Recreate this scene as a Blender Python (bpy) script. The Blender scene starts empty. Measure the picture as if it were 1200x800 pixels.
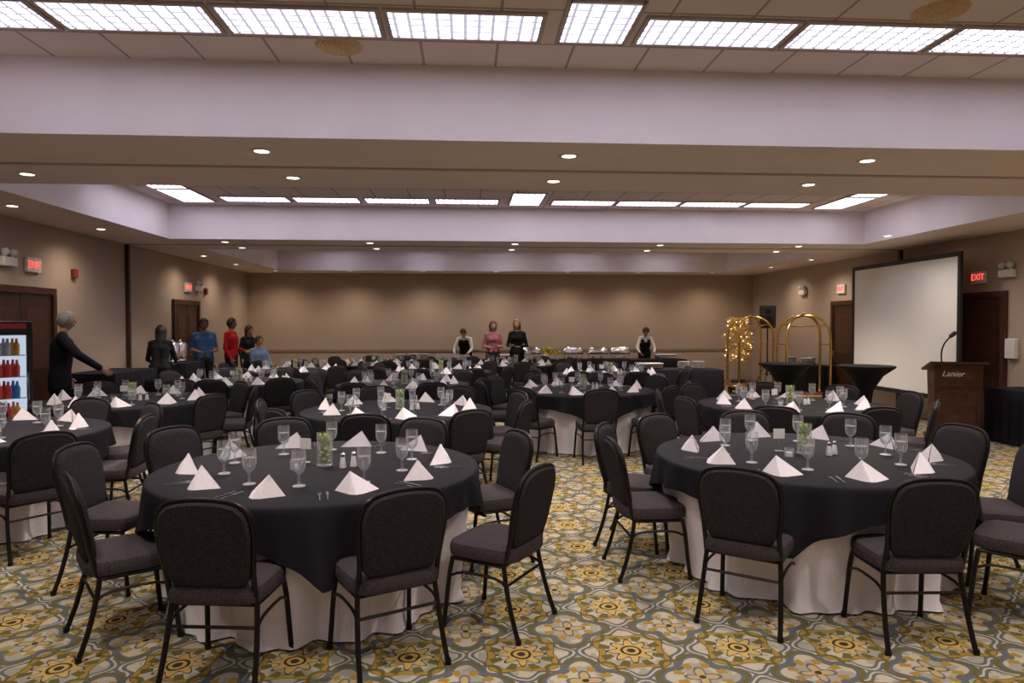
import bpy, math, random
import numpy as np
from mathutils import Vector, Matrix, Euler
random.seed(7)
sc=bpy.context.scene
R=math.radians
# ---------------------------------------------------------------- materials
def new_mat(name):
    m=bpy.data.materials.new(name); m.use_nodes=True
    nt=m.node_tree; nt.nodes.clear()
    out=nt.nodes.new('ShaderNodeOutputMaterial')
    return m,nt,out
def setin(b,name,v):
    if name in b.inputs: b.inputs[name].default_value=v
def mat(name,col,rough=.6,metal=0.,noise=0.15,scale=30.,bump=0.,emit=0.,spec=.5,sheen=0.):
    m,nt,out=new_mat(name)
    b=nt.nodes.new('ShaderNodeBsdfPrincipled')
    setin(b,'Roughness',rough); setin(b,'Metallic',metal); setin(b,'Specular IOR Level',spec)
    if sheen: setin(b,'Sheen Weight',sheen)
    tc=nt.nodes.new('ShaderNodeTexCoord')
    nz=nt.nodes.new('ShaderNodeTexNoise'); nz.inputs['Scale'].default_value=scale; nz.inputs['Detail'].default_value=3
    nt.links.new(tc.outputs['Object'],nz.inputs['Vector'])
    cr=nt.nodes.new('ShaderNodeValToRGB')
    cr.color_ramp.elements[0].position=.3; cr.color_ramp.elements[1].position=.7
    cr.color_ramp.elements[0].color=tuple(max(0,c*(1-noise)) for c in col)+(1,)
    cr.color_ramp.elements[1].color=tuple(min(1,c*(1+noise)) for c in col)+(1,)
    nt.links.new(nz.outputs['Fac'],cr.inputs['Fac'])
    nt.links.new(cr.outputs['Color'],b.inputs['Base Color'])
    if bump:
        bp=nt.nodes.new('ShaderNodeBump'); bp.inputs['Strength'].default_value=bump; bp.inputs['Distance'].default_value=.01
        nt.links.new(nz.outputs['Fac'],bp.inputs['Height']); nt.links.new(bp.outputs['Normal'],b.inputs['Normal'])
    if emit:
        nt.links.new(cr.outputs['Color'],b.inputs['Emission Color']); b.inputs['Emission Strength'].default_value=emit
    nt.links.new(b.outputs['BSDF'],out.inputs['Surface'])
    return m
class NM:
    def __init__(s,nt): s.nt=nt
    def __call__(s,op,*a):
        n=s.nt.nodes.new('ShaderNodeMath'); n.operation=op
        for i,x in enumerate(a):
            if isinstance(x,(int,float)): n.inputs[i].default_value=x
            else: s.nt.links.new(x,n.inputs[i])
        return n.outputs[0]
    def mix(s,f,c1,c2):
        n=s.nt.nodes.new('ShaderNodeMix'); n.data_type='RGBA'
        for i,x in ((0,f),(6,c1),(7,c2)):
            if isinstance(x,(int,float)): n.inputs[i].default_value=x
            elif isinstance(x,tuple): n.inputs[i].default_value=x+(1,)
            else: s.nt.links.new(x,n.inputs[i])
        return n.outputs[2]
def carpet():
    m,nt,out=new_mat('patterned_carpet'); q=NM(nt)
    tc=nt.nodes.new('ShaderNodeTexCoord')
    nz=nt.nodes.new('ShaderNodeTexNoise'); nz.inputs['Scale'].default_value=9; nz.inputs['Detail'].default_value=2
    nt.links.new(tc.outputs['Object'],nz.inputs['Vector'])
    sp=nt.nodes.new('ShaderNodeSeparateXYZ'); nt.links.new(tc.outputs['Object'],sp.inputs[0])
    w=q('MULTIPLY',q('SUBTRACT',nz.outputs['Fac'],.5),.05)
    P=.56
    u=q('ADD',q('DIVIDE',sp.outputs[0],P),w); v=q('ADD',q('DIVIDE',sp.outputs[1],P),w)
    def cell(o):
        a=q('SUBTRACT',q('FRACT',q('ADD',u,o)),.5); b=q('SUBTRACT',q('FRACT',q('ADD',v,o)),.5)
        r=q('SQRT',q('ADD',q('MULTIPLY',a,a),q('MULTIPLY',b,b))); t=q('ARCTAN2',b,a)
        return r,t
    r1,t1=cell(0.); r2,t2=cell(.5)
    def c(t,n,ph=0.): return q('COSINE',q('ADD',q('MULTIPLY',t,float(n)),ph))
    cream=(.48,.43,.33); gold=(.34,.215,.038); slate=(.10,.12,.135); dark=(.032,.025,.012); olive=(.115,.105,.03)
    col=q.mix(q('GREATER_THAN',nz.outputs['Fac'],.52),cream,(.33,.32,.26))
    def band(r,c0,w): return q('LESS_THAN',q('ABSOLUTE',q('SUBTRACT',r,c0)),w)
    k=q('ADD',.43,q('MULTIPLY',c(t1,8),.045)); col=q.mix(band(r1,k,.046),col,slate); col=q.mix(band(r1,k,.012),col,cream)
    k=q('ADD',.31,q('MULTIPLY',c(t1,4,math.pi),.05)); col=q.mix(band(r1,k,.036),col,dark); col=q.mix(band(r1,k,.028),col,gold)
    k=q('ADD',.30,q('MULTIPLY',c(t2,4),.06)); col=q.mix(band(r2,k,.036),col,slate)
    k=q('ADD',.36,q('MULTIPLY',c(t2,8),.03)); col=q.mix(band(r2,k,.022),col,olive)
    lf=q('MULTIPLY',band(r1,.245,.05),q('GREATER_THAN',c(t1,8,math.pi),.3)); col=q.mix(lf,col,olive)
    lf=q('MULTIPLY',band(r2,.20,.045),q('GREATER_THAN',c(t2,8,math.pi),.2)); col=q.mix(lf,col,gold)
    p=q('ADD',.165,q('MULTIPLY',c(t1,8),.045))
    col=q.mix(q('LESS_THAN',r1,q('ADD',p,.018)),col,dark); col=q.mix(q('LESS_THAN',r1,p),col,(.54,.375,.12))
    col=q.mix(band(r1,.085,.012),col,dark); col=q.mix(q('LESS_THAN',r1,.04),col,dark)
    p=q('ADD',.12,q('MULTIPLY',c(t2,4),.05))
    col=q.mix(q('LESS_THAN',r2,p),col,slate); col=q.mix(q('LESS_THAN',r2,q('SUBTRACT',p,.03)),col,(.46,.35,.16)); col=q.mix(q('LESS_THAN',r2,.03),col,dark)
    b=nt.nodes.new('ShaderNodeBsdfPrincipled'); setin(b,'Roughness',.95); setin(b,'Specular IOR Level',.1)
    n2=nt.nodes.new('ShaderNodeTexNoise'); n2.inputs['Scale'].default_value=160; nt.links.new(tc.outputs['Object'],n2.inputs['Vector'])
    col=q.mix(q('MULTIPLY',n2.outputs['Fac'],.28),col,(.15,.12,.07))
    nt.links.new(col,b.inputs['Base Color'])
    bp=nt.nodes.new('ShaderNodeBump'); bp.inputs['Strength'].default_value=.25; bp.inputs['Distance'].default_value=.005
    nt.links.new(n2.outputs['Fac'],bp.inputs['Height']); nt.links.new(bp.outputs['Normal'],b.inputs['Normal'])
    nt.links.new(b.outputs['BSDF'],out.inputs['Surface']); return m
def tile_mat():
    m,nt,out=new_mat('acoustic_tile'); q=NM(nt)
    tc=nt.nodes.new('ShaderNodeTexCoord'); sp=nt.nodes.new('ShaderNodeSeparateXYZ'); nt.links.new(tc.outputs['Object'],sp.inputs[0])
    P=.535
    fx=q('ABSOLUTE',q('SUBTRACT',q('FRACT',q('DIVIDE',q('ADD',sp.outputs[0],.31),P)),.5))
    fy=q('ABSOLUTE',q('SUBTRACT',q('FRACT',q('DIVIDE',q('ADD',sp.outputs[1],.45),P)),.5))
    g=q('GREATER_THAN',q('MAXIMUM',fx,fy),.482)
    nz=nt.nodes.new('ShaderNodeTexNoise'); nz.inputs['Scale'].default_value=90; nt.links.new(tc.outputs['Object'],nz.inputs['Vector'])
    col=q.mix(nz.outputs['Fac'],(.76,.64,.59),(.88,.77,.71)); col=q.mix(g,col,(.40,.33,.30))
    b=nt.nodes.new('ShaderNodeBsdfPrincipled'); setin(b,'Roughness',.9)
    nt.links.new(col,b.inputs['Base Color']); nt.links.new(b.outputs['BSDF'],out.inputs['Surface']); return m
def panel_mat(strength):
    m,nt,out=new_mat('prismatic_light_lens'); q=NM(nt)
    tc=nt.nodes.new('ShaderNodeTexCoord'); sp=nt.nodes.new('ShaderNodeSeparateXYZ'); nt.links.new(tc.outputs['Object'],sp.inputs[0])
    fx=q('ABSOLUTE',q('SUBTRACT',q('FRACT',q('DIVIDE',sp.outputs[0],.09)),.5))
    fy=q('ABSOLUTE',q('SUBTRACT',q('FRACT',q('DIVIDE',sp.outputs[1],.09)),.5))
    g=q('GREATER_THAN',q('MAXIMUM',fx,fy),.38)
    s=q('SUBTRACT',1.,q('MULTIPLY',g,.91))
    e=nt.nodes.new('ShaderNodeEmission'); e.inputs['Color'].default_value=(.88,.83,1,1)
    nt.links.new(q('MULTIPLY',s,strength),e.inputs['Strength'])
    nt.links.new(e.outputs[0],out.inputs['Surface']); return m
def emis(name,col,s):
    m,nt,out=new_mat(name); e=nt.nodes.new('ShaderNodeEmission'); e.inputs[0].default_value=col+(1,); e.inputs[1].default_value=s
    nt.links.new(e.outputs[0],out.inputs[0]); return m
def thin_glass(name,tint=(1,1,1),base=.16):
    m,nt,out=new_mat(name)
    t=nt.nodes.new('ShaderNodeBsdfTransparent'); t.inputs[0].default_value=tint+(1,)
    g=nt.nodes.new('ShaderNodeBsdfGlossy'); g.inputs['Roughness'].default_value=.04
    d=nt.nodes.new('ShaderNodeBsdfDiffuse'); d.inputs[0].default_value=(.9,.9,.92,1)
    a=nt.nodes.new('ShaderNodeMixShader'); a.inputs[0].default_value=.5
    nt.links.new(g.outputs[0],a.inputs[1]); nt.links.new(d.outputs[0],a.inputs[2])
    lw=nt.nodes.new('ShaderNodeLayerWeight'); lw.inputs[0].default_value=.35
    q=NM(nt); f=q('MINIMUM',q('ADD',q('MULTIPLY',lw.outputs['Facing'],.6),base),.9)
    mx=nt.nodes.new('ShaderNodeMixShader'); nt.links.new(f,mx.inputs[0])
    nt.links.new(t.outputs[0],mx.inputs[1]); nt.links.new(a.outputs[0],mx.inputs[2]); nt.links.new(mx.outputs[0],out.inputs[0]); return m
M_carpet=carpet(); M_tile=tile_mat(); M_panel=panel_mat(7.)
M_soffit=mat('soffit_paint',(.87,.745,.715),.85,noise=.02,scale=4)
M_soffitface=mat('soffit_face_lit_tint',(.86,.79,.81),.85,noise=.02,scale=3)  # soffit paint with the panels' lavender light put into its colour
M_track=mat('ceiling_track_paint',(.50,.43,.42),.7,noise=.05)
M_wall=mat('tan_wallcovering',(.47,.365,.28),.85,noise=.07,scale=70,bump=.1)
M_rail=mat('chair_rail_wood',(.30,.23,.16),.5,noise=.1)
M_white=mat('white_linen',(.87,.83,.88),.85,noise=.03,scale=60,bump=.05)
M_black=mat('black_linen',(.009,.0083,.013),.72,noise=.25,scale=80,spec=.22)
M_fab=mat('charcoal_chair_fabric',(.030,.0255,.029),.9,noise=.5,scale=140,bump=.2,spec=.15)
M_seat=mat('charcoal_seat_fabric',(.050,.041,.046),.9,noise=.5,scale=140,bump=.2,spec=.2)
M_frame=mat('dark_bronze_metal',(.016,.013,.013),.38,.6,noise=.15)
M_glass=thin_glass('clear_glass'); M_water=thin_glass('water',(.93,.97,1),.08)
M_silver=mat('polished_silver',(.75,.75,.76),.18,1.,noise=.04)
M_brass=mat('polished_brass',(.85,.56,.16),.22,1.,noise=.06)
M_wood=mat('dark_cherry_wood',(.075,.026,.014),.35,noise=.35,scale=12)
M_doorwood=mat('walnut_door',(.05,.020,.012),.4,noise=.3,scale=9)
M_green=mat('green_leaves',(.16,.26,.04),.6,noise=.3); M_lime=mat('lime_fill',(.50,.58,.12),.5,noise=.3,scale=60)
M_yellow=mat('yellow_petals',(.85,.62,.03),.6)
M_plastic=mat('black_plastic',(.015,.015,.017),.45,noise=.1)
M_whitepl=mat('white_plastic',(.75,.74,.72),.5,noise=.02)
M_china=mat('white_china',(.82,.81,.79),.25,noise=.02)
M_screen=mat('matte_screen',(.88,.87,.82),.95,noise=.01)
M_grille=mat('tan_grille',(.80,.58,.32),.6,noise=.2,scale=60)
M_down=emis('lamp_glow',(1,.86,.68),9.); M_red=emis('red_sign_glow',(1,.06,.04),2.2)
M_fairy=emis('fairy_glow',(1,.72,.3),12.)
M_cool=emis('cooler_light',(.68,.78,.95),.75)
# ---------------------------------------------------------------- mesh builder
class MB:
    def __init__(s): s.v=[];s.f=[];s.m=[]
    def ring(s,pts):
        b=len(s.v); s.v.extend([tuple(p) for p in pts]); return list(range(b,b+len(pts)))
    def face(s,idx,m=0): s.f.append(tuple(idx)); s.m.append(m)
    def loft(s,rings,m=0,cap0=True,cap1=True,closed=True):
        R_=[s.ring(r) for r in rings]; n=len(rings[0])
        for a,b in zip(R_,R_[1:]):
            for i in range(n if closed else n-1):
                j=(i+1)%n; s.face((a[i],a[j],b[j],b[i]),m)
        if cap0: s.face(R_[0][::-1],m)
        if cap1: s.face(R_[-1],m)
        return R_
    def box(s,c,sz,m=0,rot=None,bev=0.):
        hx,hy,hz=[a/2 for a in sz]; c=Vector(c); b=min(bev,hx*.5,hy*.5,hz*.5)
        def rg(ix,z):
            x=hx-ix;y=hy-ix
            if b: p=[(-x+b,-y),(x-b,-y),(x,-y+b),(x,y-b),(x-b,y),(-x+b,y),(-x,y-b),(-x,-y+b)]
            else: p=[(-x,-y),(x,-y),(x,y),(-x,y)]
            o=[]
            for a in p:
                q=Vector((a[0],a[1],z)); 
                if rot: q=rot@q
                o.append(c+q)
            return o
        if b: s.loft([rg(b,-hz),rg(0,-hz+b),rg(0,hz-b),rg(b,hz)],m)
        else: s.loft([rg(0,-hz),rg(0,hz)],m)
    def tube(s,pts,r,m=0,seg=8,closed=False,smooth=0):
        P=[Vector(p) for p in pts]
        if smooth:
            Q=[];n=len(P)
            for i in range(n if closed else n-1):
                g=lambda k:P[k%n] if closed else P[max(0,min(n-1,k))]
                p0,p1,p2,p3=g(i-1),g(i),g(i+1),g(i+2)
                for k in range(smooth):
                    t=k/smooth
                    Q.append(.5*((2*p1)+(p2-p0)*t+(2*p0-5*p1+4*p2-p3)*t*t+(3*p1-p0-3*p2+p3)*t**3))
            if not closed: Q.append(P[-1])
            P=Q
        n=len(P); rr=r if isinstance(r,(list,tuple)) else None
        N=None; rings=[]
        for i in range(n):
            if closed: T=P[(i+1)%n]-P[i-1]
            else: T=P[min(n-1,i+1)]-P[max(0,i-1)]
            T.normalize()
            if N is None:
                a=Vector((0,0,1)) if abs(T.z)<.9 else Vector((1,0,0)); N=T.cross(a).normalized()
            N=(N-T*N.dot(T)).normalized(); B=T.cross(N)
            ri=r if rr is None else rr[0]+(rr[1]-rr[0])*i/(n-1)
            rings.append([P[i]+ri*(math.cos(2*math.pi*k/seg)*N+math.sin(2*math.pi*k/seg)*B) for k in range(seg)])
        if closed: rings.append(rings[0]); s.loft(rings,m,False,False)
        else: s.loft(rings,m)
    def lathe(s,prof,c=(0,0,0),m=0,seg=20,cap0=True,cap1=True):
        s.loft([[(c[0]+r*math.cos(2*math.pi*k/seg),c[1]+r*math.sin(2*math.pi*k/seg),c[2]+z) for k in range(seg)] for r,z in prof],m,cap0,cap1)
    def sph(s,c,r,m=0,seg=12,sz=None):
        sx,sy,szz=sz or (1,1,1)
        rings=[]
        for i in range(1,seg):
            a=-math.pi/2+math.pi*i/seg
            rings.append([(c[0]+r*sx*math.cos(a)*math.cos(2*math.pi*k/seg),c[1]+r*sy*math.cos(a)*math.sin(2*math.pi*k/seg),c[2]+r*szz*math.sin(a)) for k in range(seg)])
        s.loft(rings,m)
    def capsule(s,a,b,ra,rb,m=0,seg=14):
        a=Vector(a);b=Vector(b);T=(b-a)
        L=T.length
        T=T/L if L>1e-5 else Vector((0,0,1))
        x=Vector((1,0,0)) if abs(T.x)<.9 else Vector((0,1,0)); N=T.cross(x).normalized(); B=T.cross(N)
        rings=[]
        for h in (85,65,45,22,0):
            q=R(h); rings.append((a-T*ra*math.sin(q),ra*math.cos(q)))
        for h in (0,22,45,65,85):
            q=R(h); rings.append((b+T*rb*math.sin(q),rb*math.cos(q)))
        s.loft([[p+r*(math.cos(2*math.pi*k/seg)*N+math.sin(2*math.pi*k/seg)*B) for k in range(seg)] for p,r in rings],m)
    def mesh(s,name,mats,smooth=True,ang=38):
        me=bpy.data.meshes.new(name); me.from_pydata(s.v,[],s.f)
        for x in mats: me.materials.append(x)
        me.polygons.foreach_set('material_index',s.m)
        if smooth:
            me.polygons.foreach_set('use_smooth',[True]*len(s.f))
        me.update()
        if smooth: me.set_sharp_from_angle(angle=R(ang))
        return me
def add(name,me,loc=(0,0,0),rz=0.,parent=None,rot=None,sc_=None):
    o=bpy.data.objects.new(name,me); o.location=loc; o.rotation_euler=rot if rot else (0,0,rz)
    if sc_: o.scale=(sc_,sc_,sc_)
    sc.collection.objects.link(o)
    if parent: o.parent=parent
    return o
# ---------------------------------------------------------------- room shell
XL,XR,YF,YB,H=-5.87,8.1,19.35,-4.0,3.05; HC=3.61
def boxobj(name,c,sz,m,bev=0):
    b=MB(); b.box((0,0,0),sz,0,bev=bev); return add(name,b.mesh(name,[m],smooth=False),c)
W=XR-XL; CX=(XL+XR)/2; D=YF-YB; CY=(YF+YB)/2
boxobj('floor',(CX,CY,-.05),(W+.2,D+.2,.1),M_carpet)
boxobj('wall_left',(XL-.05,CY,HC/2),(.1,D+.2,HC+.1),M_wall)
boxobj('wall_right',(XR+.05,CY,HC/2),(.1,D+.2,HC+.1),M_wall)
boxobj('wall_back',(CX,YF+.05,HC/2),(W,.1,HC+.1),M_wall)
boxobj('wall_front',(CX,YB-.05,HC/2),(W,.1,HC+.1),M_wall)
cof=[(-3.5,5.6,-2.2,5.35),(-4.8,6.9,7.25,11.75),(-4.8,6.9,13.35,18.3)]
b=MB()
def q4(a,b_,c,d,m): b.face(b.ring([a,b_,c,d]),m)
y=YB
for (x0,x1,y0,y1) in cof:
    q4((XL,y,H),(XL,y0,H),(XR,y0,H),(XR,y,H),0)
    q4((XL,y0,H),(XL,y1,H),(x0,y1,H),(x0,y0,H),0); q4((x1,y0,H),(x1,y1,H),(XR,y1,H),(XR,y0,H),0)
    for p,r in (((x0,y0),(x1,y0)),((x1,y0),(x1,y1)),((x1,y1),(x0,y1)),((x0,y1),(x0,y0))):
        q4((p[0],p[1],H),(r[0],r[1],H),(r[0],r[1],HC),(p[0],p[1],HC),1)
    q4((x0,y0,HC),(x0,y1,HC),(x1,y1,HC),(x1,y0,HC),2)
    y=y1
q4((XL,y,H),(XL,YF,H),(XR,YF,H),(XR,y,H),0)
add('ceiling',b.mesh('ceiling',[M_soffit,M_soffitface,M_tile],smooth=False))
boxobj('trim_1',(CX,6.33,H-.006),(W-.02,.05,.012),M_track)
boxobj('trim_2',(CX,12.55,H-.006),(W-.02,.05,.012),M_track)
boxobj('trim_3',(CX,YF-.012,.95),(W-.02,.022,.06),M_rail)
boxobj('trim_4',(XL+.03,12.55,H/2),(.06,.07,H-.02),M_doorwood)
boxobj('trim_5',(XR-.03,12.55,H/2),(.06,.07,H-.02),M_doorwood)
boxobj('baseboard_back',(CX,YF-.011,.05),(W-.04,.02,.1),M_rail)
boxobj('baseboard_left',(XL+.011,CY,.05),(.02,D-.05,.1),M_rail)
boxobj('baseboard_right',(XR-.011,CY,.05),(.02,D-.05,.1),M_rail)
# ceiling light panels
def pmesh(w,d):
    b=MB(); f=.03
    b.box((0,0,-.004),(w-.02,d-.02,.008),0)
    for s in (-1,1):
        b.box((s*w/2,0,-.008),(f,d+f,.016),1); b.box((0,s*d/2,-.008),(w,f,.016),1)
    return b.mesh('ceiling_light_panel',[M_panel,M_track],smooth=False)
PA=pmesh(1.0,.42); PBm=pmesh(.46,.62); PC=pmesh(.50,1.05)
def panel(me,x,y): add('ceiling_light_panel',me,(x,y,HC-.002))
for x in (-2.95,-1.9,-.85,.2): panel(PA,x-.2,4.62)
for x in (1.66,2.71,3.76,4.81): panel(PA,x,4.62)
panel(PBm,.86,4.52)
panel(PC,.86,3.6)
for yy in (1.2,-1.2):
    for x in (-2.6,-.9,.86,2.6,4.3): panel(PA,x,yy)
for x in (-3.25,-2.16,-1.07,.02,1.87,2.93,3.99,5.05): panel(PA,x,11.15)
panel(PC,.95,10.9); 
for yy in (10.9,9.8): panel(PC,-4.2,yy); panel(PC,6.05,yy)
for x in (-3.25,-1.07,.95,2.93,5.05): panel(PA,x,7.8)  # hidden near row, added for the extra light it gives
for x in (-3.25,-1.07,.95,2.93,5.05): panel(PA,x,17.6); panel(PA,x,14.1)  # far-coffer panels are out of sight, added to light that end
# downlights
b=MB(); b.lathe([(.085,0),(.095,-.006),(.085,-.012),(.06,-.008),(.055,-.001)],m=0,seg=24,cap0=False,cap1=False); b.lathe([(.056,-.003),(.001,-.004)],m=1,seg=24,cap0=False)
DL=b.mesh('downlight',[M_whitepl,M_down])
def down(x,y,z,P,size=115,col=(1,.86,.74),blend=.85):
    o=add('recessed_downlight',DL,(x,y,z-.001))
    l=bpy.data.lights.new('downlight_lamp','SPOT'); l.energy=P; l.spot_size=R(size); l.spot_blend=blend; l.color=col; l.shadow_soft_size=.06
    lo=add('lamp',l,(0,0,-.03),parent=o)
xs=(-4.04,-1.63,.85,3.4,5.9)
for x in xs:
    for yy in (5.76,6.78): down(x,yy,H,150)
    for yy in (12.1,13.0): down(x,yy,H,120)
for x in (-4.9,-3.0,-1.1,.8,2.7,4.6,6.6): down(x,18.45,H,62,150,blend=1.,col=(1,.82,.64))
for yy in (8.6,10.6,14.6,16.6): down(-5.3,yy,H,42,150,blend=1.,col=(1,.82,.66)); down(7.4 if yy!=10.6 else 6.6,yy,H,65,150,blend=1.,col=(1,.84,.70))
for yy in (8.9,15.9):
    for x in (-2.6,1.,4.6): down(x,yy,HC,150)
for x in (-2.2,.0,2.2,4.4): down(x,2.7,HC,165,125); down(x,-.1,HC,90,125)  # out-of-view spots at the camera end, added to brighten the near tables
# ceiling grilles
b=MB(); 
for k in range(5): b.lathe([(.03+.035*k,-.012),(.045+.035*k,-.02),(.055+.035*k,-.012)],seg=24,cap0=False,cap1=False)
b.lathe([(.21,0),(.20,-.008),(.001,-.008)],seg=24,cap0=False)
G=b.mesh('ceiling_speaker_grille',[M_grille]); add('ceiling_speaker_grille',G,(-.88,5.02,HC),sc_=.8); add('ceiling_speaker_grille',G,(2.95,4.22,HC),sc_=.8)
# ---------------------------------------------------------------- chair
def chair_mesh():
    b=MB()
    def sup(hx,hy,n=5,k=28):
        o=[]
        for i in range(k):
            t=2*math.pi*i/k; c_,s_=math.cos(t),math.sin(t)
            o.append((hx*math.copysign(abs(c_)**(2/n),c_),hy*math.copysign(abs(s_)**(2/n),s_)))
        return o
    o=sup(.225,.215)
    b.loft([[(x*k,y*k,z) for x,y in o] for k,z in ((.9,.395),(.985,.402),(1.,.42),(1.,.452),(.97,.470),(.88,.482),(.6,.487))],2)
    half=[(0.,.884),(.06,.882),(.12,.874),(.162,.860),(.192,.832),(.210,.788),(.215,.73),(.208,.64),(.198,.56),(.186,.51),(.165,.482),(.10,.473)]
    out=half+[(0,.471)]+[(-x,z) for x,z in half[:0:-1]]
    def yb(z): return -.175-(z-.45)*.20
    zc=.68
    b.loft([[(x*k,yb(zc+(z-zc)*k)+dy,zc+(z-zc)*k) for x,z in out] for k,dy in ((.80,-.032),(.93,-.028),(.985,-.015),(.985,.012),(.94,.028),(.8,.036))],0)
    fr=[(-.200,.54),(-.210,.64),(-.217,.73),(-.212,.79),(-.194,.835),(-.163,.863),(-.12,.878),(-.06,.886),(0,.888)]
    fr=fr+[(-x,z) for x,z in fr[-2::-1]]
    fr=[(x*1.01,yb(z),z) for x,z in fr]
    fr=[(-.2,-.16,.40)]+fr+[(.2,-.16,.40)]
    b.tube(fr,.0135,1,8,smooth=2)
    for s in (-1,1):
        b.tube([(s*.195,.17,.39),(s*.205,.185,.30),(s*.212,.20,.15),(s*.218,.215,.012)],.0135,1,8,smooth=2)
        b.tube([(s*.198,-.15,.40),(s*.205,-.165,.30),(s*.215,-.205,.14),(s*.222,-.25,.012)],.0135,1,8,smooth=2)
        b.tube([(s*.2,-.15,.385),(s*.2,.17,.385)],.011,1,6)
        b.tube([(s*.207,-.172,.28),(s*.208,-.10,.315),(s*.206,.10,.315),(s*.206,.187,.28)],.008,1,6,smooth=3)
        for p in ((s*.219,.2155,.01),(s*.223,-.2505,.01)): b.lathe([(.015,-.01),(.017,.0),(.015,.02)],p,1,8)
    b.tube([(-.2,.16,.385),(.2,.16,.385)],.011,1,6); b.tube([(-.2,-.15,.385),(.2,-.15,.385)],.011,1,6)
    b.tube([(-.206,-.172,.285),(.206,-.172,.285)],.008,1,6)
    return b.mesh('dining_chair',[M_fab,M_frame,M_seat])
CH=chair_mesh()
# ---------------------------------------------------------------- round tables
TZ=.76
def table_mesh(seed):
    rd=random.Random(seed); b=MB(); n=180
    ph=[rd.uniform(0,6.28) for _ in range(8)]
    def rip(t): return .5*math.sin(9*t+ph[0])+.35*math.sin(14*t+ph[1])+.35*math.sin(21*t+ph[2])+.25*math.sin(33*t+ph[3])
    T=[2*math.pi*i/n for i in range(n)]
    rings=[]
    for z,r,a in ((.748,.975,.0),(.70,.970,.010),(.55,.94,.028),(.38,.91,.042),(.2,.88,.054),(.07,.865,.06),(.012,.88,.07)):
        rings.append([((r+a*rip(t))*math.cos(t),(r+a*rip(t))*math.sin(t),z) for t in T])
    b.loft(rings,0,True,False)
    rings=[[(r*math.cos(t),r*math.sin(t),z) for t in T] for r,z in ((.3,.7615),(.8,.7615),(.975,.7615),(.992,.757),(.998,.748))]
    def hang(t):
        m_=max(abs(math.cos(t)),abs(math.sin(t))); return .16+.25*((1/m_-1)/.414)**1.1
    for k in (.12,.3,.5,.7,.85,1.):
        rg=[]
        for t in T:
            L=hang(t); r=.999+.010*k+L*k*.04+L*k*.17*(math.sin(16*t+ph[5])*.6+math.sin(28*t+ph[6])*.4)
            rg.append((r*math.cos(t),r*math.sin(t),.748-L*k))
        rings.append(rg)
    b.loft(rings,1,False,False)
    i0=b.ring([(.3*math.cos(t),.3*math.sin(t),.7615) for t in T]); b.face(i0,1)
    return b.mesh('banquet_table',[M_white,M_black],ang=75)
TM=[table_mesh(i) for i in range(4)]
# tableware : two napkin variants (upright fold, leaning fold)
def napkin(h,lx,wd):
    b=MB()
    i=b.ring([(lx,.005,h),(-wd,.045,0),(0,-.075,0),(wd,.045,0),(-.035,-.06,.0),(.035,-.06,0),(lx*.5,-.045,h*.45)])
    b.face((i[0],i[1],i[4],i[6])); b.face((i[0],i[6],i[5],i[3])); b.face((i[6],i[4],i[2])); b.face((i[6],i[2],i[5]))
    i=b.ring([(lx,.008,h*.99),(-wd*.95,.05,0),(wd*.95,.05,0)]); b.face((i[0],i[2],i[1]))
    i=b.ring([(lx+.004,-.002,h*.97),(-.07,.03,0),(0.02,-.05,0),(.085,.035,0)]); b.face((i[0],i[1],i[2])); b.face((i[0],i[2],i[3]))
    return b.mesh('folded_napkin',[M_white],smooth=False)
NAPS=[napkin(.125,0,.112),napkin(.112,-.035,.118),napkin(.115,.04,.115)]
b=MB(); b.lathe([(.036,0),(.035,.004),(.009,.008),(.006,.03),(.007,.06),(.013,.072),(.030,.088),(.038,.115),(.039,.155),(.037,.20)],m=0,seg=18,cap1=False)
b.lathe([(.010,.074),(.028,.09),(.035,.115),(.036,.15)],m=1,seg=16)
GOB=b.mesh('water_goblet',[M_glass,M_water])
b=MB()
for s,x in ((0,-.02),(1,.02)):
    b.box((x,.0,.003),(.006,.12,.003),0)
    if s: b.box((x,.085,.003),(.014,.07,.002),0,bev=.001)
    else:
        b.box((x,.066,.003),(.02,.014,.002),0)
        for k in (-1,0,1): b.box((x+k*.007,.09,.003),(.003,.04,.002),0)
FLT=b.mesh('flatware_set',[M_silver],smooth=False)
b=MB(); b.lathe([(.05,0),(.05,.008),(.046,.012),(.048,.21)],m=0,seg=20,cap1=False); b.lathe([(.043,.012),(.043,.12)],m=3,seg=16)
rd=random.Random(3)
for k in range(16):
    a=rd.uniform(0,6.28); r=rd.uniform(.005,.034); x,y_=r*math.cos(a),r*math.sin(a); hh=rd.uniform(.12,.2)
    b.tube([(x,y_,.015),(x*.6,y_*.8,hh*.6),(x*1.1,y_*1.1,hh)],.0035,1,5); b.sph((x*1.05,y_*1.05,hh),.009,2 if k%2 else 1,6,(1,1,1.8))
for k in range(12):
    a=k*2.4; b.sph((.027*math.cos(a),.027*math.sin(a),.028+.008*k),.016,2,7,(1,1,.6))
VAS=b.mesh('glass_vase_centerpiece',[M_glass,M_green,M_lime,M_water])
b=MB(); b.lathe([(.022,0),(.024,.004),(.016,.05),(.013,.075)],m=0,seg=12,cap1=False); b.lathe([(.015,.07),(.016,.085),(.006,.095)],m=1,seg=12)
SHK=b.mesh('salt_shaker',[M_china,M_silver])
b=MB(); b.lathe([(.03,0),(.031,.05),(.029,.06)],m=0,seg=14,cap1=False); b.lathe([(.022,.002),(.022,.03)],m=1,seg=12)
CAN=b.mesh('votive_candle',[M_glass,M_china])
b=MB(); b.lathe([(.035,0),(.035,.005),(.004,.01),(.003,.09)],m=0,seg=12); b.box((0,0,.125),(.08,.004,.07),1)
CRD=b.mesh('table_number_stand',[M_silver,M_china])
placed=[]
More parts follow.
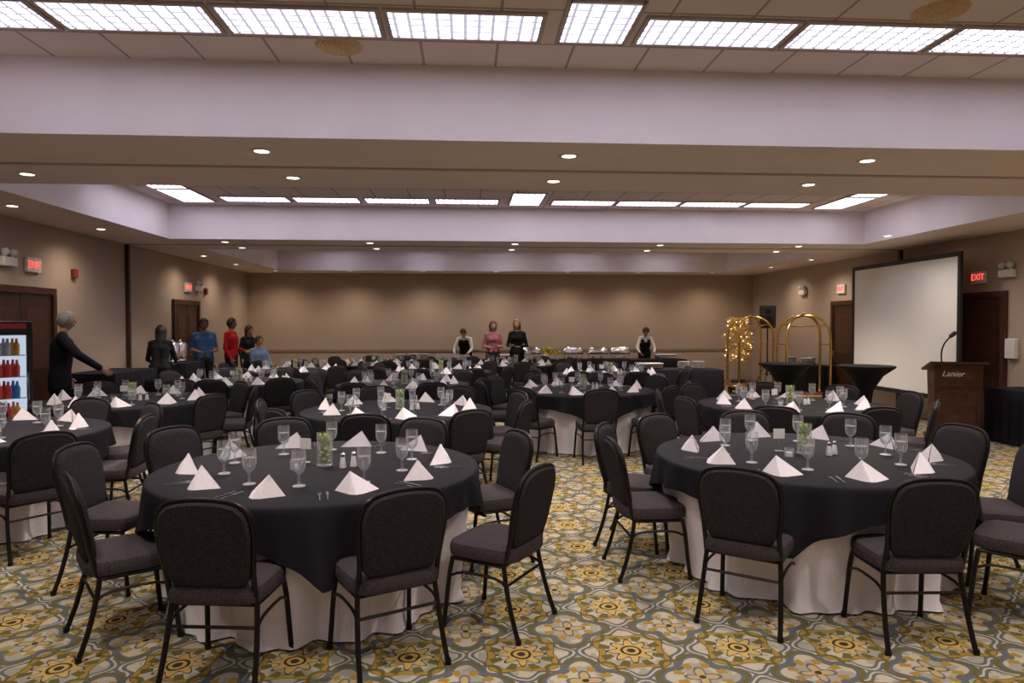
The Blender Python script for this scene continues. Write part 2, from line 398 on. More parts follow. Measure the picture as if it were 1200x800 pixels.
obst=[(-5.6,8.7,.6),(-5.5,9.8,.5),(-5.45,11.,.85),(4.2,13.95,1.1),(3.8,13.95,.7),(4.9,13.95,.7),(5.54,9.36,.5),(4.69,10.,.5),(-5.4,12.4,.4),(-5.33,14.4,.4),(-5.1,15.4,.4),(-4.73,16.3,.6),(-5.,16.4,.4),(.68,17.15,.35),(1.26,17.1,.35),(7,9.6,.6)]
def chair_pos(tx,ty,a,rb): return tx+math.cos(R(a))*(rb-.26),ty+math.sin(R(a))*(rb-.26)
def put_chair(tx,ty,a,rb,jit=0.):
    x,y_=chair_pos(tx,ty,a,rb); placed.append((x,y_))
    add('dining_chair',CH,(x,y_,0),R(a+90+jit))
def put_table(tx,ty,rot,chairs=None,nset=10,set0=None,var=0,n=9):
    add('banquet_table',TM[var],(tx,ty,0),R(rot)); rd=random.Random(int(tx*100+ty*37))
    if chairs:
        for c_ in chairs: put_chair(tx,ty,*c_)
    else:
        best=None
        for o in range(0,40,3):
            s=0; okl=[]
            for k in range(n):
                a=o+k*360/n; x,y_=chair_pos(tx,ty,a,1.42)
                d=min([math.hypot(x-p[0],y_-p[1]) for p in placed]+[9]); ok=d>.56 and x>XL+.38 and x<XR-.38
                for (ox,oy,orr) in obst:
                    if math.hypot(x-ox,y_-oy)<orr+.28: ok=False
                for (ax,ay) in ALLT:
                    if (ax,ay)!=(tx,ty) and math.hypot(x-ax,y_-ay)<1.3: ok=False
                if ok: s+=1+min(d,1)*.2; okl.append(a)
            if best is None or s>best[0]: best=(s,okl)
        for a in best[1]: put_chair(tx,ty,a+rd.uniform(-2,2),rd.uniform(1.39,1.46),rd.uniform(-6,6))
    z=TZ+.0025
    s0=set0 if set0 is not None else rd.uniform(0,36)
    for k in range(nset):
        a=R(s0+k*360/nset+rd.uniform(-2,2)); rn=rd.uniform(.74,.80)
        add('folded_napkin',NAPS[rd.randrange(3)],(tx+rn*math.cos(a),ty+rn*math.sin(a),z),a+math.pi/2+R(rd.uniform(-25,25)))
        ag=a+R(11+rd.uniform(-2,2)); rg=rd.uniform(.54,.60)
        add('water_goblet',GOB,(tx+rg*math.cos(ag),ty+rg*math.sin(ag),z))
        af=a-R(13); add('flatware_set',FLT,(tx+.84*math.cos(af),ty+.84*math.sin(af),z),af+math.pi/2)
    add('glass_vase_centerpiece',VAS,(tx+.02,ty+.03,z)); add('salt_shaker',SHK,(tx+.15,ty-.06,z)); add('salt_shaker',SHK,(tx+.21,ty-.02,z))
    add('votive_candle',CAN,(tx-.14,ty-.08,z)); add('table_number_stand',CRD,(tx-.12,ty+.12,z),R(rd.uniform(-30,30)))
ALLT=[(-.92,4.48),(2.33,4.68),(-4.1,6.1),(-.72,7.45),(3.64,7.65),(-4.0,8.6),(1.6,9.6),(-.95,10.65),(-3.6,11.3),(2.6,12.55),(-.5,13.5),(-3.4,14.1),(-2.0,16.1),(1.1,15.7)]
put_table(-.92,4.48,-32,[(-62,1.36),(-101,1.36,4),(-145,1.36),(-28,1.50,-4),(23,1.42),(66,1.42),(113,1.47),(145,1.56),(174,1.6)],set0=-100,var=0)
put_table(2.33,4.68,-75,[(-131,1.36,4),(-89,1.36,-4),(182,1.36),(-17,1.42),(152,1.44),(120,1.42),(84,1.4),(50,1.52),(16,1.52),(-48,1.50)],set0=-125,var=1)
for i,(x,y_) in enumerate(ALLT[2:]): put_table(x,y_,random.uniform(0,90),var=i%4,n=9 if i<8 else 10,nset=10)
# ---------------------------------------------------------------- rectangular draped tables
def rect_table(name,x,y_,w,d,h=.76,rz=0.,m=None):
    b=MB()
    pts=[]
    P=[(-w/2,-d/2),(w/2,-d/2),(w/2,d/2),(-w/2,d/2)]
    for k in range(4):
        a=Vector(P[k]);c=Vector(P[(k+1)%4]); m_=max(6,int((c-a).length/.035))
        nr=Vector((c.y-a.y,-(c.x-a.x))).normalized()
        for j in range(m_): pts.append((a.lerp(c,j/m_),nr,j/m_*(c-a).length))
    rings=[[(p.x,p.y,h) for p,_,_ in pts]]
    for z,o,am in ((h-.015,.008,.0),(h*.6,.012,.012),(h*.25,.016,.02),(.01,.02,.026)):
        rings.append([(p.x+nr.x*(o+am*math.sin(s*38+p.x)),p.y+nr.y*(o+am*math.sin(s*38+p.x)),z) for p,nr,s in pts])
    b.loft(rings,0,True,False)
    return add(name,b.mesh(name,[m or M_black],ang=50),(x,y_,0),rz)
rect_table('buffet_table',-.3,17.95,3.9,.72); rect_table('buffet_table',3.7,17.95,3.9,.72)
rect_table('draped_serving_table',4.2,13.95,1.8,.76)
rect_table('draped_serving_table',7.74,8.6,.56,2.0)
rect_table('draped_serving_table',7.66,15.35,.66,1.4)
rect_table('coffee_station_table',-5.40,11.1,.7,1.4,h=.95)
rect_table('draped_serving_table',-5.42,13.62,.6,.9,h=.95)
# buffet items
b=MB()
b.box((0,0,.03),(.56,.34,.012),0); 
for sx in (-1,1):
    for sy in (-1,1): b.tube([(sx*.26,sy*.15,0),(sx*.27,sy*.16,.16)],.009,0,6)
b.box((0,0,.185),(.60,.38,.07),0,bev=.01)
b.lathe([(.04,.036),(.045,.09)],( -.13,0,0),0,10); b.lathe([(.04,.036),(.045,.09)],(.13,0,0),0,10)
rings=[]
for k in range(9):
    x=-.29+.58*k/8; s=math.sqrt(max(.0,1-(abs(x)/.31)**6))
    rings.append([(x,.18*s*math.cos(math.pi*j/10),.22+.17*s*math.sin(math.pi*j/10)) for j in range(11)])
b.loft(rings,0); b.tube([(-.06,-.17,.29),(-.06,-.21,.30),(.06,-.21,.30),(.06,-.17,.29)],.008,0,6)
CHF=b.mesh('chafing_dish',[M_silver])
for x in (1.66,2.75,3.4,3.98): add('chafing_dish',CHF,(x,17.95,.762),sc_=.85)
b=MB()
for k in range(12): b.lathe([(.05,.012*k),(.12,.012*k+.014),(.125,.012*k+.018)],m=0,seg=20)
PLS=b.mesh('plate_stack',[M_china])
for x,y_,z in ((-1.65,17.85,.762),(-1.35,17.9,.762),(-1.05,17.85,.762),(4.4,13.9,.762),(4.7,13.9,.762),(7.5,15.0,.762),(7.5,15.7,.762),(7.78,15.35,.762)): add('plate_stack',PLS,(x,y_,z))
b=MB(); rd=random.Random(5); b.lathe([(.05,0),(.08,.1),(.06,.14)],m=0,seg=12,cap1=False)
for k in range(30):
    a=rd.uniform(0,6.28); r=rd.uniform(.02,.2); z=rd.uniform(.15,.30); p=(r*math.cos(a),r*.6*math.sin(a),z)
    b.tube([(0,0,.08),(p[0]*.5,p[1]*.5,z*.7),p],.004,1,4); b.sph(p,.034,2 if k%3 else 1,6,(1,1,.6))
FLW=b.mesh('flower_arrangement',[M_china,M_green,M_yellow]); add('flower_arrangement',FLW,(2.05,17.8,.762)); add('flower_arrangement',FLW,(2.35,17.85,.762),R(50),sc_=.7); 
b=MB(); b.lathe([(.11,0),(.12,.02),(.11,.05),(.13,.06),(.13,.32),(.11,.36),(.03,.39),(.02,.42)],m=0,seg=18); b.tube([(0,-.13,.1),(0,-.17,.1),(0,-.18,.07)],.012,1,6); b.tube([(-.13,0,.2),(-.17,0,.22),(-.17,0,.28),(-.13,0,.3)],.008,1,6,smooth=3)
URN=b.mesh('coffee_urn',[M_silver,M_plastic])
for y_ in (13.4,13.75): add('coffee_urn',URN,(-5.45,y_,.952),R(90))
b=MB()
for i in range(12):
    for j in range(4): b.lathe([(.03,0),(.035,.12)],(-.42+i*.076,-.12+j*.08,0),0,10,cap1=False)
add('tray_of_glasses',b.mesh('glasses',[M_glass]),(-.35,17.95,.762))
b=MB(); b.box((0,0,.05),(.5,.3,.1),0,bev=.02); b.box((0,0,.11),(.52,.32,.02),1,bev=.005)
SB=b.mesh('food_tray',[M_silver,M_china]); add('food_tray',SB,(.9,18.0,.762)); add('food_tray',SB,(5.2,17.95,.762)); add('food_tray',SB,(3.7,13.95,.762))
# ---------------------------------------------------------------- cocktail tables
b=MB(); b.lathe([(.30,.004),(.27,.03),(.17,.22),(.085,.45),(.075,.55),(.10,.75),(.22,.95),(.36,1.055),(.375,1.065),(.375,1.085),(.36,1.09),(.001,1.09)],seg=40)
CT=b.mesh('cocktail_table',[M_black]); add('cocktail_table',CT,(5.54,9.36,0)); add('cocktail_table',CT,(4.69,10.0,0))
# ---------------------------------------------------------------- luggage carts
b=MB(); w,d=.44,.27
b.box((0,0,.21),(1.02,.60,.05),1,bev=.01); b.tube([(-.5,-.3,.21),(.5,-.3,.21),(.53,0,.21),(.5,.3,.21),(-.5,.3,.21),(-.53,0,.21)],.028,0,8,closed=True,smooth=3)
for sx in (-1,1):
    for sy in (-1,1):
        b.tube([(sx*w,sy*d,.23),(sx*w,sy*d,.8),(sx*w,sy*d,1.32),(sx*w*.93,sy*d*.93,1.56),(sx*w*.68,sy*d*.68,1.74),(sx*w*.35,sy*d*.35,1.82),(0,0,1.84)],.024,0,10,smooth=4)
        b.tube([(sx*(w-.05),sy*(d-.03),.08+.075),(sx*(w-.05),sy*(d-.03),.19)],.018,0,8)
        b.tube([(sx*(w-.05)-.018,sy*(d-.03),.08),(sx*(w-.05)+.018,sy*(d-.03),.08)],.08,2,20)
        b.sph((sx*w,sy*d,.26),.035,0,10)
    b.tube([(sx*w,-d,1.25),(sx*w,d,1.25)],.012,0,8)
b.sph((0,0,1.86),.04,0,10); b.tube([(-w*.82,0,1.62),(w*.82,0,1.62)],.014,0,8)
for s in (-1,1): b.tube([(s*w*.82,-d*.82,1.65),(s*w*.82,d*.82,1.65)],.012,0,8)
CART=b.mesh('luggage_cart',[M_brass,mat('maroon_carpet',(.12,.02,.02),.9),M_plastic])
add('luggage_cart',CART,(6.80,16.35,0),R(8)); add('luggage_cart',CART,(6.95,14.0,0),R(-6))
b=MB(); rd=random.Random(11)
b.lathe([(.14,0),(.18,.25),(.16,.28)],m=0,seg=14); b.tube([(0,0,.2),(.02,0,.8),(0,0,1.1)],.02,0,6)
for k in range(150):
    a=rd.uniform(0,6.28); z=rd.uniform(.75,1.8); r=.36*math.sqrt(rd.random())*(1-abs(z-1.2)*.6)+.03; p=(r*math.cos(a),r*math.sin(a),z)
    b.tube([(0,0,.75+(z-.75)*.5),p],.004,1,4)
    if k%2: b.sph(p,.009,2,5)
    for e in range(4):
        b.sph((p[0]+rd.uniform(-.05,.05),p[1]+rd.uniform(-.05,.05),z+rd.uniform(-.05,.05)),.032,1,5,(1,1,.4))
add('lighted_decorative_tree',b.mesh('tree',[M_plastic,mat('gold_leaves',(.72,.50,.20),.45),M_fairy]),(6.85,17.2,0))
# speaker
b=MB()
b.box((0,0,1.85),(.38,.34,.58),0,bev=.03); b.tube([(0,0,.35),(0,0,1.56)],.018,0,8)
for k in range(3):
    a=k*2.094+.3; b.tube([(0,0,.75),(.42*math.cos(a),.42*math.sin(a),.012)],.012,0,6); b.tube([(0,0,.4),(.22*math.cos(a),.22*math.sin(a),.375)],.008,0,6)
for z,r in ((1.74,.13),(1.99,.07)): b.tube([(0,-.172,z),(0,-.178,z)],r,1,20)
add('loudspeaker_on_stand',b.mesh('speaker',[M_plastic,M_frame]),(7.64,17.3,0),R(-20))
# ---------------------------------------------------------------- projection screen
b=MB(); w,h0,h1=3.15,.45,2.78
b.box((0,0,(h0+h1)/2),(w-.14,.012,h1-h0-.14),0)
for s in (-1,1):
    b.box((s*(w/2-.03),0,(h0+h1)/2),(.07,.04,h1-h0),1); b.box((s*(w/2-.2),.05,.6),(.04,.04,1.18),2); b.box((s*(w/2-.2),.05,.015),(.06,.7,.03),2)
    b.tube([(s*(w/2-.2),.33,.03),(s*(w/2-.2),.06,.9)],.012,2,6)
b.box((0,0,h1-.03),(w,.04,.07),1); b.box((0,0,h0+.03),(w,.04,.07),1)
add('projection_screen',b.mesh('screen',[M_screen,M_plastic,M_silver],smooth=False),(7.62,11.84,0),R(-90-1.5))
# ---------------------------------------------------------------- lectern
le=bpy.data.objects.new('lectern',None); sc.collection.objects.link(le); le.location=(7.0,9.6,0); le.rotation_euler=(0,0,R(-22))
b=MB()
b.box((0,0,.04),(.66,.50,.08),0,bev=.01)
b.loft([[(-.27,-.19,.08),(.27,-.19,.08),(.27,.18,.08),(-.27,.18,.08)],[(-.30,-.21,.95),(.30,-.21,.95),(.30,.20,.95),(-.30,.20,.95)],[(-.30,-.21,1.10),(.30,-.21,1.10),(.30,.20,1.0),(-.30,.20,1.0)]],0)
b.loft([[(-.36,-.25,1.105),(.36,-.25,1.105),(.36,.27,.985),(-.36,.27,.985)],[(-.36,-.25,1.135),(.36,-.25,1.135),(.36,.27,1.015),(-.36,.27,1.015)]],0)
for s in (-1,1): b.box((s*.25,-.205,.46),(.03,.02,.66),0)
b.box((0,-.205,.14),(.5,.02,.04),0); b.box((0,-.212,.80),(.5,.02,.03),0)
add('cabinet',b.mesh('lectern',[M_wood],smooth=False),parent=le)
def text(s,size,m,loc,rot,parent,ext=.003):
    cu=bpy.data.curves.new('txt','FONT'); cu.body=s; cu.size=size; cu.extrude=ext; cu.align_x='CENTER'; cu.align_y='CENTER'; cu.materials.append(m)
    return add('lettering',cu,loc,parent=parent,rot=rot)
t=text('Lanier',.11,M_whitepl,(-.07,-.214,.96),(R(90),0,0),le); t.data.shear=.35
b=MB(); b.tube([(-.16,.0,1.08),(-.16,.02,1.25),(-.13,-.0,1.38),(-.04,.04,1.49)],.011,0,6,smooth=4); b.capsule((-.04,.04,1.49),(.01,.06,1.53),.028,.032,0,8); b.lathe([(.05,0),(.04,.02)],(-.16,0,1.07),0,10)
add('microphone',b.mesh('mic',[M_plastic]),parent=le)
# ---------------------------------------------------------------- beverage cooler
co=bpy.data.objects.new('beverage_cooler',None); sc.collection.objects.link(co); co.location=(-5.46,8.5,0); co.rotation_euler=(0,0,R(48))
b=MB(); w,d,h=.60,.48,1.70
b.box((0,d/2-.01,h/2+.0),(w,.02,h-.02),0); b.box((-w/2+.02,0,h/2),(.04,d,h-.02),0); b.box((w/2-.02,0,h/2),(.04,d,h-.02),0)
b.box((0,0,h-.08),(w,d,.16),0,bev=.01); b.box((0,0,.12),(w,d,.22),0,bev=.01)
b.box((0,d/2-.03,.9),(w-.1,.01,1.3),1)
for s in (-1,1): b.box((s*(w/2-.045),0,.9),(.006,d-.06,1.3),1)
for s in (-1,1): b.box((s*(w/2-.03),-d/2-.01,.9),(.06,.03,1.36),0)
b.box((0,-d/2-.01,1.56),(w,.03,.05),0); b.box((0,-d/2-.01,.25),(w,.03,.05),0); b.tube([(.24,-d/2-.05,.7),(.24,-d/2-.05,1.1)],.01,3,6)
b.box((0,-d/2-.004,1.64),(w-.12,.01,.06),7)
rd=random.Random(21)
for k in range(5):
    z=.30+k*.25; b.box((0,0,z),(w-.1,d-.1,.01),3)
    for j in range(5):
        c_=rd.choice((4,4,5,6,8))
        for e in (0,1):
            b.lathe([(.030,0),(.034,.11),(.016,.15),(.013,.19)],(-.18+j*.09,-.12+e*.14,z+.006),c_,8)
add('cabinet',b.mesh('cooler',[M_plastic,M_cool,M_glass,M_silver,mat('red_bottle',(.55,.04,.03),.3),mat('blue_bottle',(.05,.18,.5),.3),mat('clear_bottle',(.5,.55,.6),.3),mat('red_header',(.45,.04,.04),.4),mat('orange_bottle',(.7,.3,.04),.3)]),parent=co)
# ---------------------------------------------------------------- doors / signs
def door(name,side,y0,y1,h=2.08,double=True):
    b=MB(); w=y1-y0; s=1 if side=='L' else -1
    x=(XL if side=='L' else XR)+s*.002
    b.box((s*.03,0,h+.04),(.06,w+.16,.09),1)
    for k in (-1,1): b.box((s*.03,k*(w/2+.04),h/2),(.06,.08,h),1)
    n=2 if double else 1
    for k in range(n):
        c=(-w/2+w/n*(k+.5)); ww=w/n-.012
        b.box((s*.016,c,h/2+.003),(.03,ww,h-.01),0)
        for z0,z1 in ((.25,.85),(1.05,h-.2)):
            b.box((s*.034,c,(z0+z1)/2),(.008,ww-.22,z1-z0),1,bev=.003)
        b.tube([(s*.045,c+(.5-k)*(ww-.12),.95),(s*.075,c+(.5-k)*(ww-.12),1.0),(s*.045,c+(.5-k)*(ww-.12),1.1)],.01,2,6,smooth=3)
    add(name,b.mesh(name,[M_doorwood,M_wood,M_brass],smooth=False),(x,(y0+y1)/2,0))
door('door_1','L',8.9,10.3); door('door_2','L',14.5,15.7); door('door_3','R',10.05,11.0,double=False); door('door_4','R',14.0,14.9,double=False)
def exitsign(side,y_,z,x=None):
    s=1 if side=='L' else -1; X=(XL if side=='L' else XR)
    e=bpy.data.objects.new('exit_sign',None); sc.collection.objects.link(e); e.location=(X+s*.025,y_,z)
    b=MB(); b.box((0,0,0),(.045,.32,.20),0,bev=.008); add('housing',b.mesh('sign',[M_whitepl]),parent=e)
    text('EXIT',.14,M_red,(s*.024,0,0),(R(90),0,R(90) if s>0 else R(-90)),e,.002)
exitsign('L',9.9,2.46); exitsign('L',15.2,2.44); exitsign('R',10.55,2.40); exitsign('R',14.6,2.42)
b=MB(); b.box((0,0,0),(.08,.28,.12),0,bev=.01)
for k in (-1,1): b.tube([(0,k*.08,.06),(.01,k*.08,.1)],.015,0,8); b.sph((.02,k*.08,.12),.05,0,10)
EL=b.mesh('emergency_light',[M_whitepl]); add('emergency_light',EL,(XL+.045,9.35,2.46)); add('emergency_light',EL,(XL+.045,15.75,2.44)); add('emergency_light',EL,(XR-.045,9.95,2.42),R(180)); add('emergency_light',EL,(XR-.045,16.3,2.42),R(180))
b=MB(); b.box((0,0,0),(.06,.10,.14),0,bev=.01); FS=b.mesh('fire_alarm_strobe',[mat('red_plastic',(.25,.03,.03),.4)]); add('fire_alarm_strobe',FS,(XL+.032,10.9,2.42)); add('fire_alarm_strobe',FS,(XL+.032,16.2,2.4))
b=MB(); b.box((0,0,0),(.07,.20,.3),0,bev=.01); add('wall_control_box',b.mesh('c',[M_whitepl]),(XR-.037,9.85,1.3))
# ---------------------------------------------------------------- people
def person(name,loc,rz,Ht,top,legs,hair,hairlen=0,pose=None,lean=0.,short=False,vest=None,skirt=None,drop=0.,skin=(.55,.33,.23),jacket=False,headrot=(0,0),female=False,bald=False):
    rt=bpy.data.objects.new(name,None); sc.collection.objects.link(rt); rt.location=loc; rt.rotation_euler=(0,0,rz); s=Ht/1.75; rt.scale=(s,s,s)
    J=dict(pel=(0,0,.95),wai=(0,0,1.10),che=(0,.0,1.31),nek=(0,-.01,1.44),hed=(0,.015,1.625),
      shl=(-.175,-.01,1.405),shr=(.175,-.01,1.405),ell=(-.235,-.03,1.12),elr=(.235,-.03,1.12),wrl=(-.22,.08,.90),wrr=(.22,.08,.90),
      hil=(-.09,0,.92),hir=(.09,0,.92),knl=(-.105,.02,.49),knr=(.105,.02,.49),anl=(-.11,-.02,.085),anr=(.11,-.02,.085),tol=(-.125,.14,.035),tor=(.125,.14,.035))
    J={k:Vector(v) for k,v in J.items()}
    for k in ('pel','wai','che','nek','hed','shl','shr','ell','elr','wrl','wrr','hil','hir'): J[k].z-=drop
    if female:
        for k in ('shl','shr'): J[k].x*=.9
    if jacket:
        for k in ('shl','shr'): J[k].x*=1.1
    if lean:
        pv=J['pel'].copy(); rm=Matrix.Rotation(-R(lean),3,'X')
        for k in ('wai','che','nek','hed','shl','shr','ell','elr','wrl','wrr'): J[k]=pv+rm@(J[k]-pv)
    if pose:
        for k,v in pose.items(): J[k]=Vector(v)
    rm=Matrix.Rotation(-R(lean),3,'X')
    SK,TP,LG,SH,VS=0,1,2,3,4
    fs=.92 if female else 1.
    caps=[]
    def cp(a,b,ra,rb,l): caps.append((Vector(a),Vector(b),ra,rb,l))
    X=Vector((1,0,0)); tv=VS if vest else TP
    cw,ww,pw=.085*fs,.055*fs,.075
    tr=.118*fs if not female else .10
    wr=.108 if not female else .088
    if jacket: tr+=.014; wr+=.018
    for sx in (-1,1):
        cp(J['che']+X*sx*cw,J['wai']+X*sx*ww,tr,wr,tv); cp(J['wai']+X*sx*ww,J['pel']+X*sx*pw,wr,.115,tv if (jacket or vest) else TP)
        if jacket: cp(J['pel']+X*sx*pw,J['pel']+X*sx*(pw+.02)+Vector((0,0,-.16)),.128,.13,TP)
    cp(J['che']-X*cw,J['che']+X*cw,tr,tr,tv); cp(J['pel']-X*pw,J['pel']+X*pw,.115,.115,LG if not jacket else TP)
    if female: 
        for sx in (-1,1): cp(J['che']+rm@Vector((sx*.065,.07,-.02)),J['che']+rm@Vector((sx*.065,.06,-.04)),.062,.06,tv)
    cp(J['che']+rm@Vector((0,0,.03)),J['nek'],.10,.06,TP); cp(J['nek'],J['hed']+rm@Vector((0,-.01,-.07)),.052,.05,SK)
    pd=.012 if jacket else 0
    for e,w_,h_,sh_ in (('ell','wrl','hil','shl'),('elr','wrr','hir','shr')):
        cp(J['nek']+(J[sh_]-J['nek'])*.3,J[sh_],.062,.062*fs+pd,TP)
        cp(J[sh_],J[e],.056*fs+pd,.044*fs+pd,TP); cp(J[e],J[w_],.043*fs+pd,.030*fs+pd,SK if short else TP)
    if skirt is None:
        for h_,k_,a_,t_ in (('hil','knl','anl','tol'),('hir','knr','anr','tor')):
            cp(J[h_],J[k_],.098,.066,LG); cp(J[k_],J[a_]+Vector((0,0,.0)),.064,.056,LG); cp(J[a_]-Vector((0,.02,.04)),J[t_],.042,.036,SH)
    else:
        for sx in (-1,1): cp(J['pel']+X*sx*.05,Vector((sx*.09,0,skirt)),.12,.13,LG)
        for h_,k_,a_,t_ in (('hil','knl','anl','tol'),('hir','knr','anr','tor')):
            cp(J[h_],J[k_],.085,.052,LG); cp(J[k_],J[a_],.052,.034,SK); cp(J[a_]-Vector((0,.02,.04)),J[t_],.036,.03,SH)
    b=MB()
    for c_ in caps: b.capsule(*c_[:4],m=c_[4])
    mats=[mat(name+'_skin',skin,.5,noise=.06),mat(name+'_top',top,.8,noise=.12,scale=40,spec=.2),mat(name+'_legs',legs,.8,noise=.12,scale=40,spec=.2),mat(name+'_shoes',(.02,.015,.012),.4),mat(name+'_vest',vest or top,.8,spec=.2),mat(name+'_hair',hair,.6,noise=.3,scale=50),mat(name+'_lips',(.4,.12,.1),.5),mat(name+'_eyes',(.03,.02,.02),.2)]
    me=b.mesh(name,mats)
    tmp=add('body',me,parent=rt)
    try:
        md=tmp.modifiers.new('r','REMESH'); md.mode='VOXEL'; md.voxel_size=.015; md.use_smooth_shade=True
        ms=tmp.modifiers.new('s','SMOOTH'); ms.iterations=4; ms.factor=.5
        dg=bpy.context.evaluated_depsgraph_get(); ev=tmp.evaluated_get(dg); nm=bpy.data.meshes.new_from_object(ev)
        if len(nm.polygons)>200:
            cen=np.empty(len(nm.polygons)*3); nm.polygons.foreach_get('center',cen); cen=cen.reshape(-1,3)
            best=np.full(len(cen),9.); lab=np.zeros(len(cen),dtype=np.int32)
            for a,c_,ra,rb,l in caps:
                a=np.array(a);v=np.array(c_)-a; L2=max(v@v,1e-9); t=np.clip(((cen-a)@v)/L2,0,1)
                dd=np.linalg.norm(cen-a-t[:,None]*v,axis=1)-(ra+(rb-ra)*t)
                k=dd<best; best[k]=dd[k]; lab[k]=l
            nm.materials.clear()
            for x in mats: nm.materials.append(x)
            nm.polygons.foreach_set('material_index',lab); nm.polygons.foreach_set('use_smooth',[True]*len(nm.polygons)); nm.update()
            tmp.modifiers.clear(); tmp.data=nm
        else: tmp.modifiers.clear()
    except Exception as ex:
        print('remesh fail',ex); tmp.modifiers.clear()
    # hands
    for e,w_,sd in (('ell','wrl',1),('elr','wrr',-1)):
        b=MB(); D_=(J[w_]-J[e]).normalized(); side=Vector((0,1,0)); side=(side-D_*side.dot(D_))
        if side.length<.2: side=Vector((0,0,1))-D_*D_.z
        side.normalize(); N=D_.cross(side)*sd
        p=J[w_]+D_*.01
        b.loft([[p+D_*t+side*w2*math.cos(2*math.pi*k/10)+N*th*math.sin(2*math.pi*k/10) for k in range(10)] for t,w2,th in ((-.02,.026,.022),(.02,.034,.018),(.06,.042,.017),(.085,.040,.013),(.092,.03,.008))],0)
        for k,(o,L) in enumerate(((.031,.068),(.011,.078),(-.010,.072),(-.030,.055))):
            q0=p+D_*.08+side*o; q1=q0+D_*L*.45+N*.008; q2=q1+D_*L*.32+N*.016; q3=q2+D_*L*.22+N*.016
            b.tube([q0,q1,q2,q3],[.0095,.007],0,6)
        q0=p+D_*.02+side*.028; b.tube([q0,q0+side*.03+D_*.025+N*.008,q0+side*.035+D_*.055+N*.014],[.012,.008],0,6)
        add('hand_l' if sd>0 else 'hand_r',b.mesh('hand',mats),parent=rt)
    # head
    b=MB(); seg=24
    def hp(a,e_,off=0.):
        ca,sa=math.cos(a),math.sin(a); z=math.sin(e_); c_=math.cos(e_)
        rx,ry,rzz=.077+off,.095+off,.115+off
        jaw=1-.22*max(0,-z)**1.2
        x=rx*c_*ca*jaw; y_=ry*c_*sa*jaw+(.012*max(0,-z) if sa>0 else 0)
        if sa<0 and z<0: y_*=1-.25*(-z)
        return Vector((x,y_,rzz*z))
    b.loft([[hp(2*math.pi*k/seg,-math.pi/2+math.pi*i/14) for k in range(seg)] for i in range(1,14)],0)
    b.loft([[Vector(p) for p in ((-.008,.088,.02),(.008,.088,.02),(.004,.096,.02))],[Vector(p) for p in ((-.017,.085,-.028),(.017,.085,-.028),(0,.118,-.025))]],0)
    for sx in (-1,1):
        b.sph((sx*.079,-.005,-.005),.03,0,8,(.35,.7,1)); b.sph((sx*.03,.083,.012),.012,7,8,(1.1,.6,.6)); b.tube([(sx*.015,.092,.034),(sx*.045,.080,.034)],.004,5,5)
    b.sph((0,.088,-.055),.02,6,8,(1.1,.5,.3))
    if not bald:
        rings=[]
        for i in range(0,9):
            rg=[]
            for k in range(seg):
                a=2*math.pi*k/seg; back=.5-.5*math.sin(a)
                e0=R(38)-R(85 if hairlen<.05 else 95)*min(1,back*1.5)
                e_=e0+(R(88)-e0)*i/8
                rg.append(hp(a,e_,.010+.012*math.sin(min(1,i/3)*1.57)*(1.4 if female else .6)))
            rings.append(rg)
        b.loft(rings,5,False,True)
    if hairlen>0:
        rings=[]
        for t in range(7):
            u=t/6; z=.05-(hairlen+.05)*u
            rings.append([((.092+.012*math.sin(u*3))*math.cos(a)*(1-.25*u*u),-.012-.01*u+(.095-.02*u)*math.sin(a),z) for a in [math.pi*(1.0-.12)+math.pi*1.24*j/14 for j in range(15)]])
        inner=[[ (p[0]*.72,p[1]*.72-.01,p[2]) for p in r] for r in rings]
        b.loft([list(r)+list(i_)[::-1] for r,i_ in zip(rings,inner)],5)
    hd=add('head',b.mesh('head',mats,ang=60),J['hed'],parent=rt,rot=(-R(lean*.6+headrot[0]),0,R(headrot[1])))
    return rt
blk=(.010,.010,.012)
person('man_in_dark_suit',(-5.36,9.62,0),R(-62),1.84,(.010,.011,.018),(.010,.011,.017),(.30,.29,.28),jacket=True,lean=5,
   pose=dict(elr=(.36,.20,1.20),wrr=(.36,.42,1.04)),skin=(.5,.3,.22))
person('woman_in_black_clothes',(-5.30,12.5,0),R(12),1.66,blk,blk,(.02,.012,.01),hairlen=.22,lean=12,female=True,pose=dict(wrl=(-.2,.38,1.04),ell=(-.24,.18,1.1),wrr=(.2,.38,1.04),elr=(.24,.18,1.1)),skin=(.35,.2,.14))
person('man_in_blue_shirt',(-5.28,14.5,0),R(-150),1.79,(.05,.13,.30),(.03,.03,.04),(.015,.012,.01),short=True,skin=(.28,.15,.09),pose=dict(wrl=(-.12,.28,1.1),wrr=(.1,.28,1.08)))
person('man_in_red_shirt',(-5.05,15.45,0),R(-95),1.80,(.50,.02,.02),(.02,.02,.025),(.015,.012,.01),skin=(.3,.17,.1),pose=dict(wrl=(-.15,.24,1.05)))
person('woman_in_dark_top',(-5.2,17.0,0),R(-120),1.64,(.02,.02,.022),(.02,.02,.03),(.06,.03,.015),hairlen=.2,female=True,lean=6)
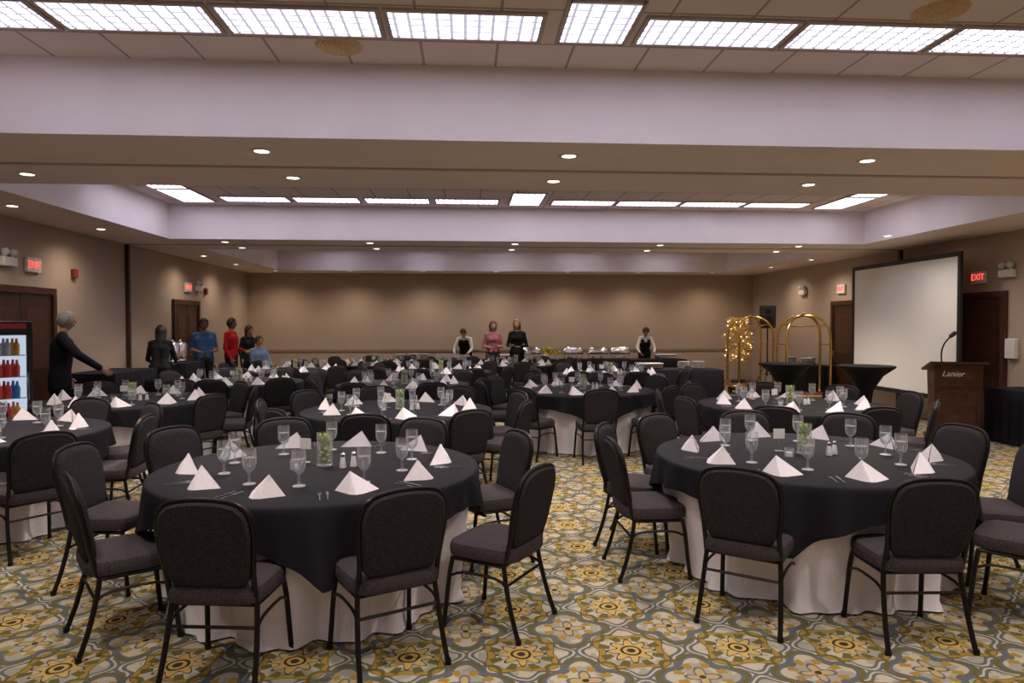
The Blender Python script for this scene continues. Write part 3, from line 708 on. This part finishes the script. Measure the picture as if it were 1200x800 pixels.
seat_pose=dict(knl=(-.13,.43,.50),knr=(.13,.43,.50),anl=(-.13,.42,.085),anr=(.13,.42,.085),tol=(-.14,.58,.035),tor=(.14,.58,.035),wrl=(-.14,.34,.72),ell=(-.24,.1,.74),wrr=(.14,.34,.72),elr=(.24,.1,.74))
person('seated_man_in_light_blue_shirt',(-4.72,16.3,0),R(-130),1.76,(.2,.3,.5),(.05,.05,.07),(.05,.03,.02),drop=.355,pose=seat_pose)
add('dining_chair',CH,(-4.72,16.3,0),R(-130))
person('woman_in_pink_blouse',(.66,17.15,0),R(-170),1.74,(.45,.17,.21),(.03,.03,.04),(.16,.06,.03),hairlen=.16,female=True,short=True,pose=dict(wrl=(-.08,.2,1.12),wrr=(.08,.2,1.1)))
person('woman_in_black_dress',(1.25,17.1,0),R(165),1.78,blk,blk,(.30,.17,.08),hairlen=.28,female=True,skirt=.6,pose=dict(wrl=(-.1,.26,1.1),wrr=(.1,.26,1.12)))
wv=(.65,.65,.66)
person('server_in_black_vest',(.0,18.75,0),R(165),1.62,wv,blk,(.02,.015,.012),vest=blk,lean=24,pose=dict(wrl=(-.2,.52,.98),wrr=(.2,.52,.98),ell=(-.26,.30,1.1),elr=(.26,.30,1.1)),headrot=(15,0))
person('server_in_black_vest',(4.85,18.75,0),R(175),1.62,wv,blk,(.02,.012,.01),vest=blk,lean=18,skin=(.32,.18,.11),female=True,pose=dict(wrl=(-.2,.45,.98),wrr=(.2,.45,.98),ell=(-.26,.25,1.1),elr=(.26,.25,1.1)),headrot=(12,0))
# ---------------------------------------------------------------- world, camera
w=bpy.data.worlds.new('World'); sc.world=w; w.use_nodes=True; w.node_tree.nodes['Background'].inputs[0].default_value=(.5,.5,.55,1); w.node_tree.nodes['Background'].inputs[1].default_value=.05
cam=bpy.data.cameras.new('Camera'); cam.sensor_width=36; cam.lens=24.6; co_=bpy.data.objects.new('Camera',cam); sc.collection.objects.link(co_)
co_.location=(0,0,1.66); co_.rotation_euler=(R(90-1.4),0,R(-3.77)); sc.camera=co_
try:
    sc.view_settings.view_transform='Standard'
except Exception as e: print(e)
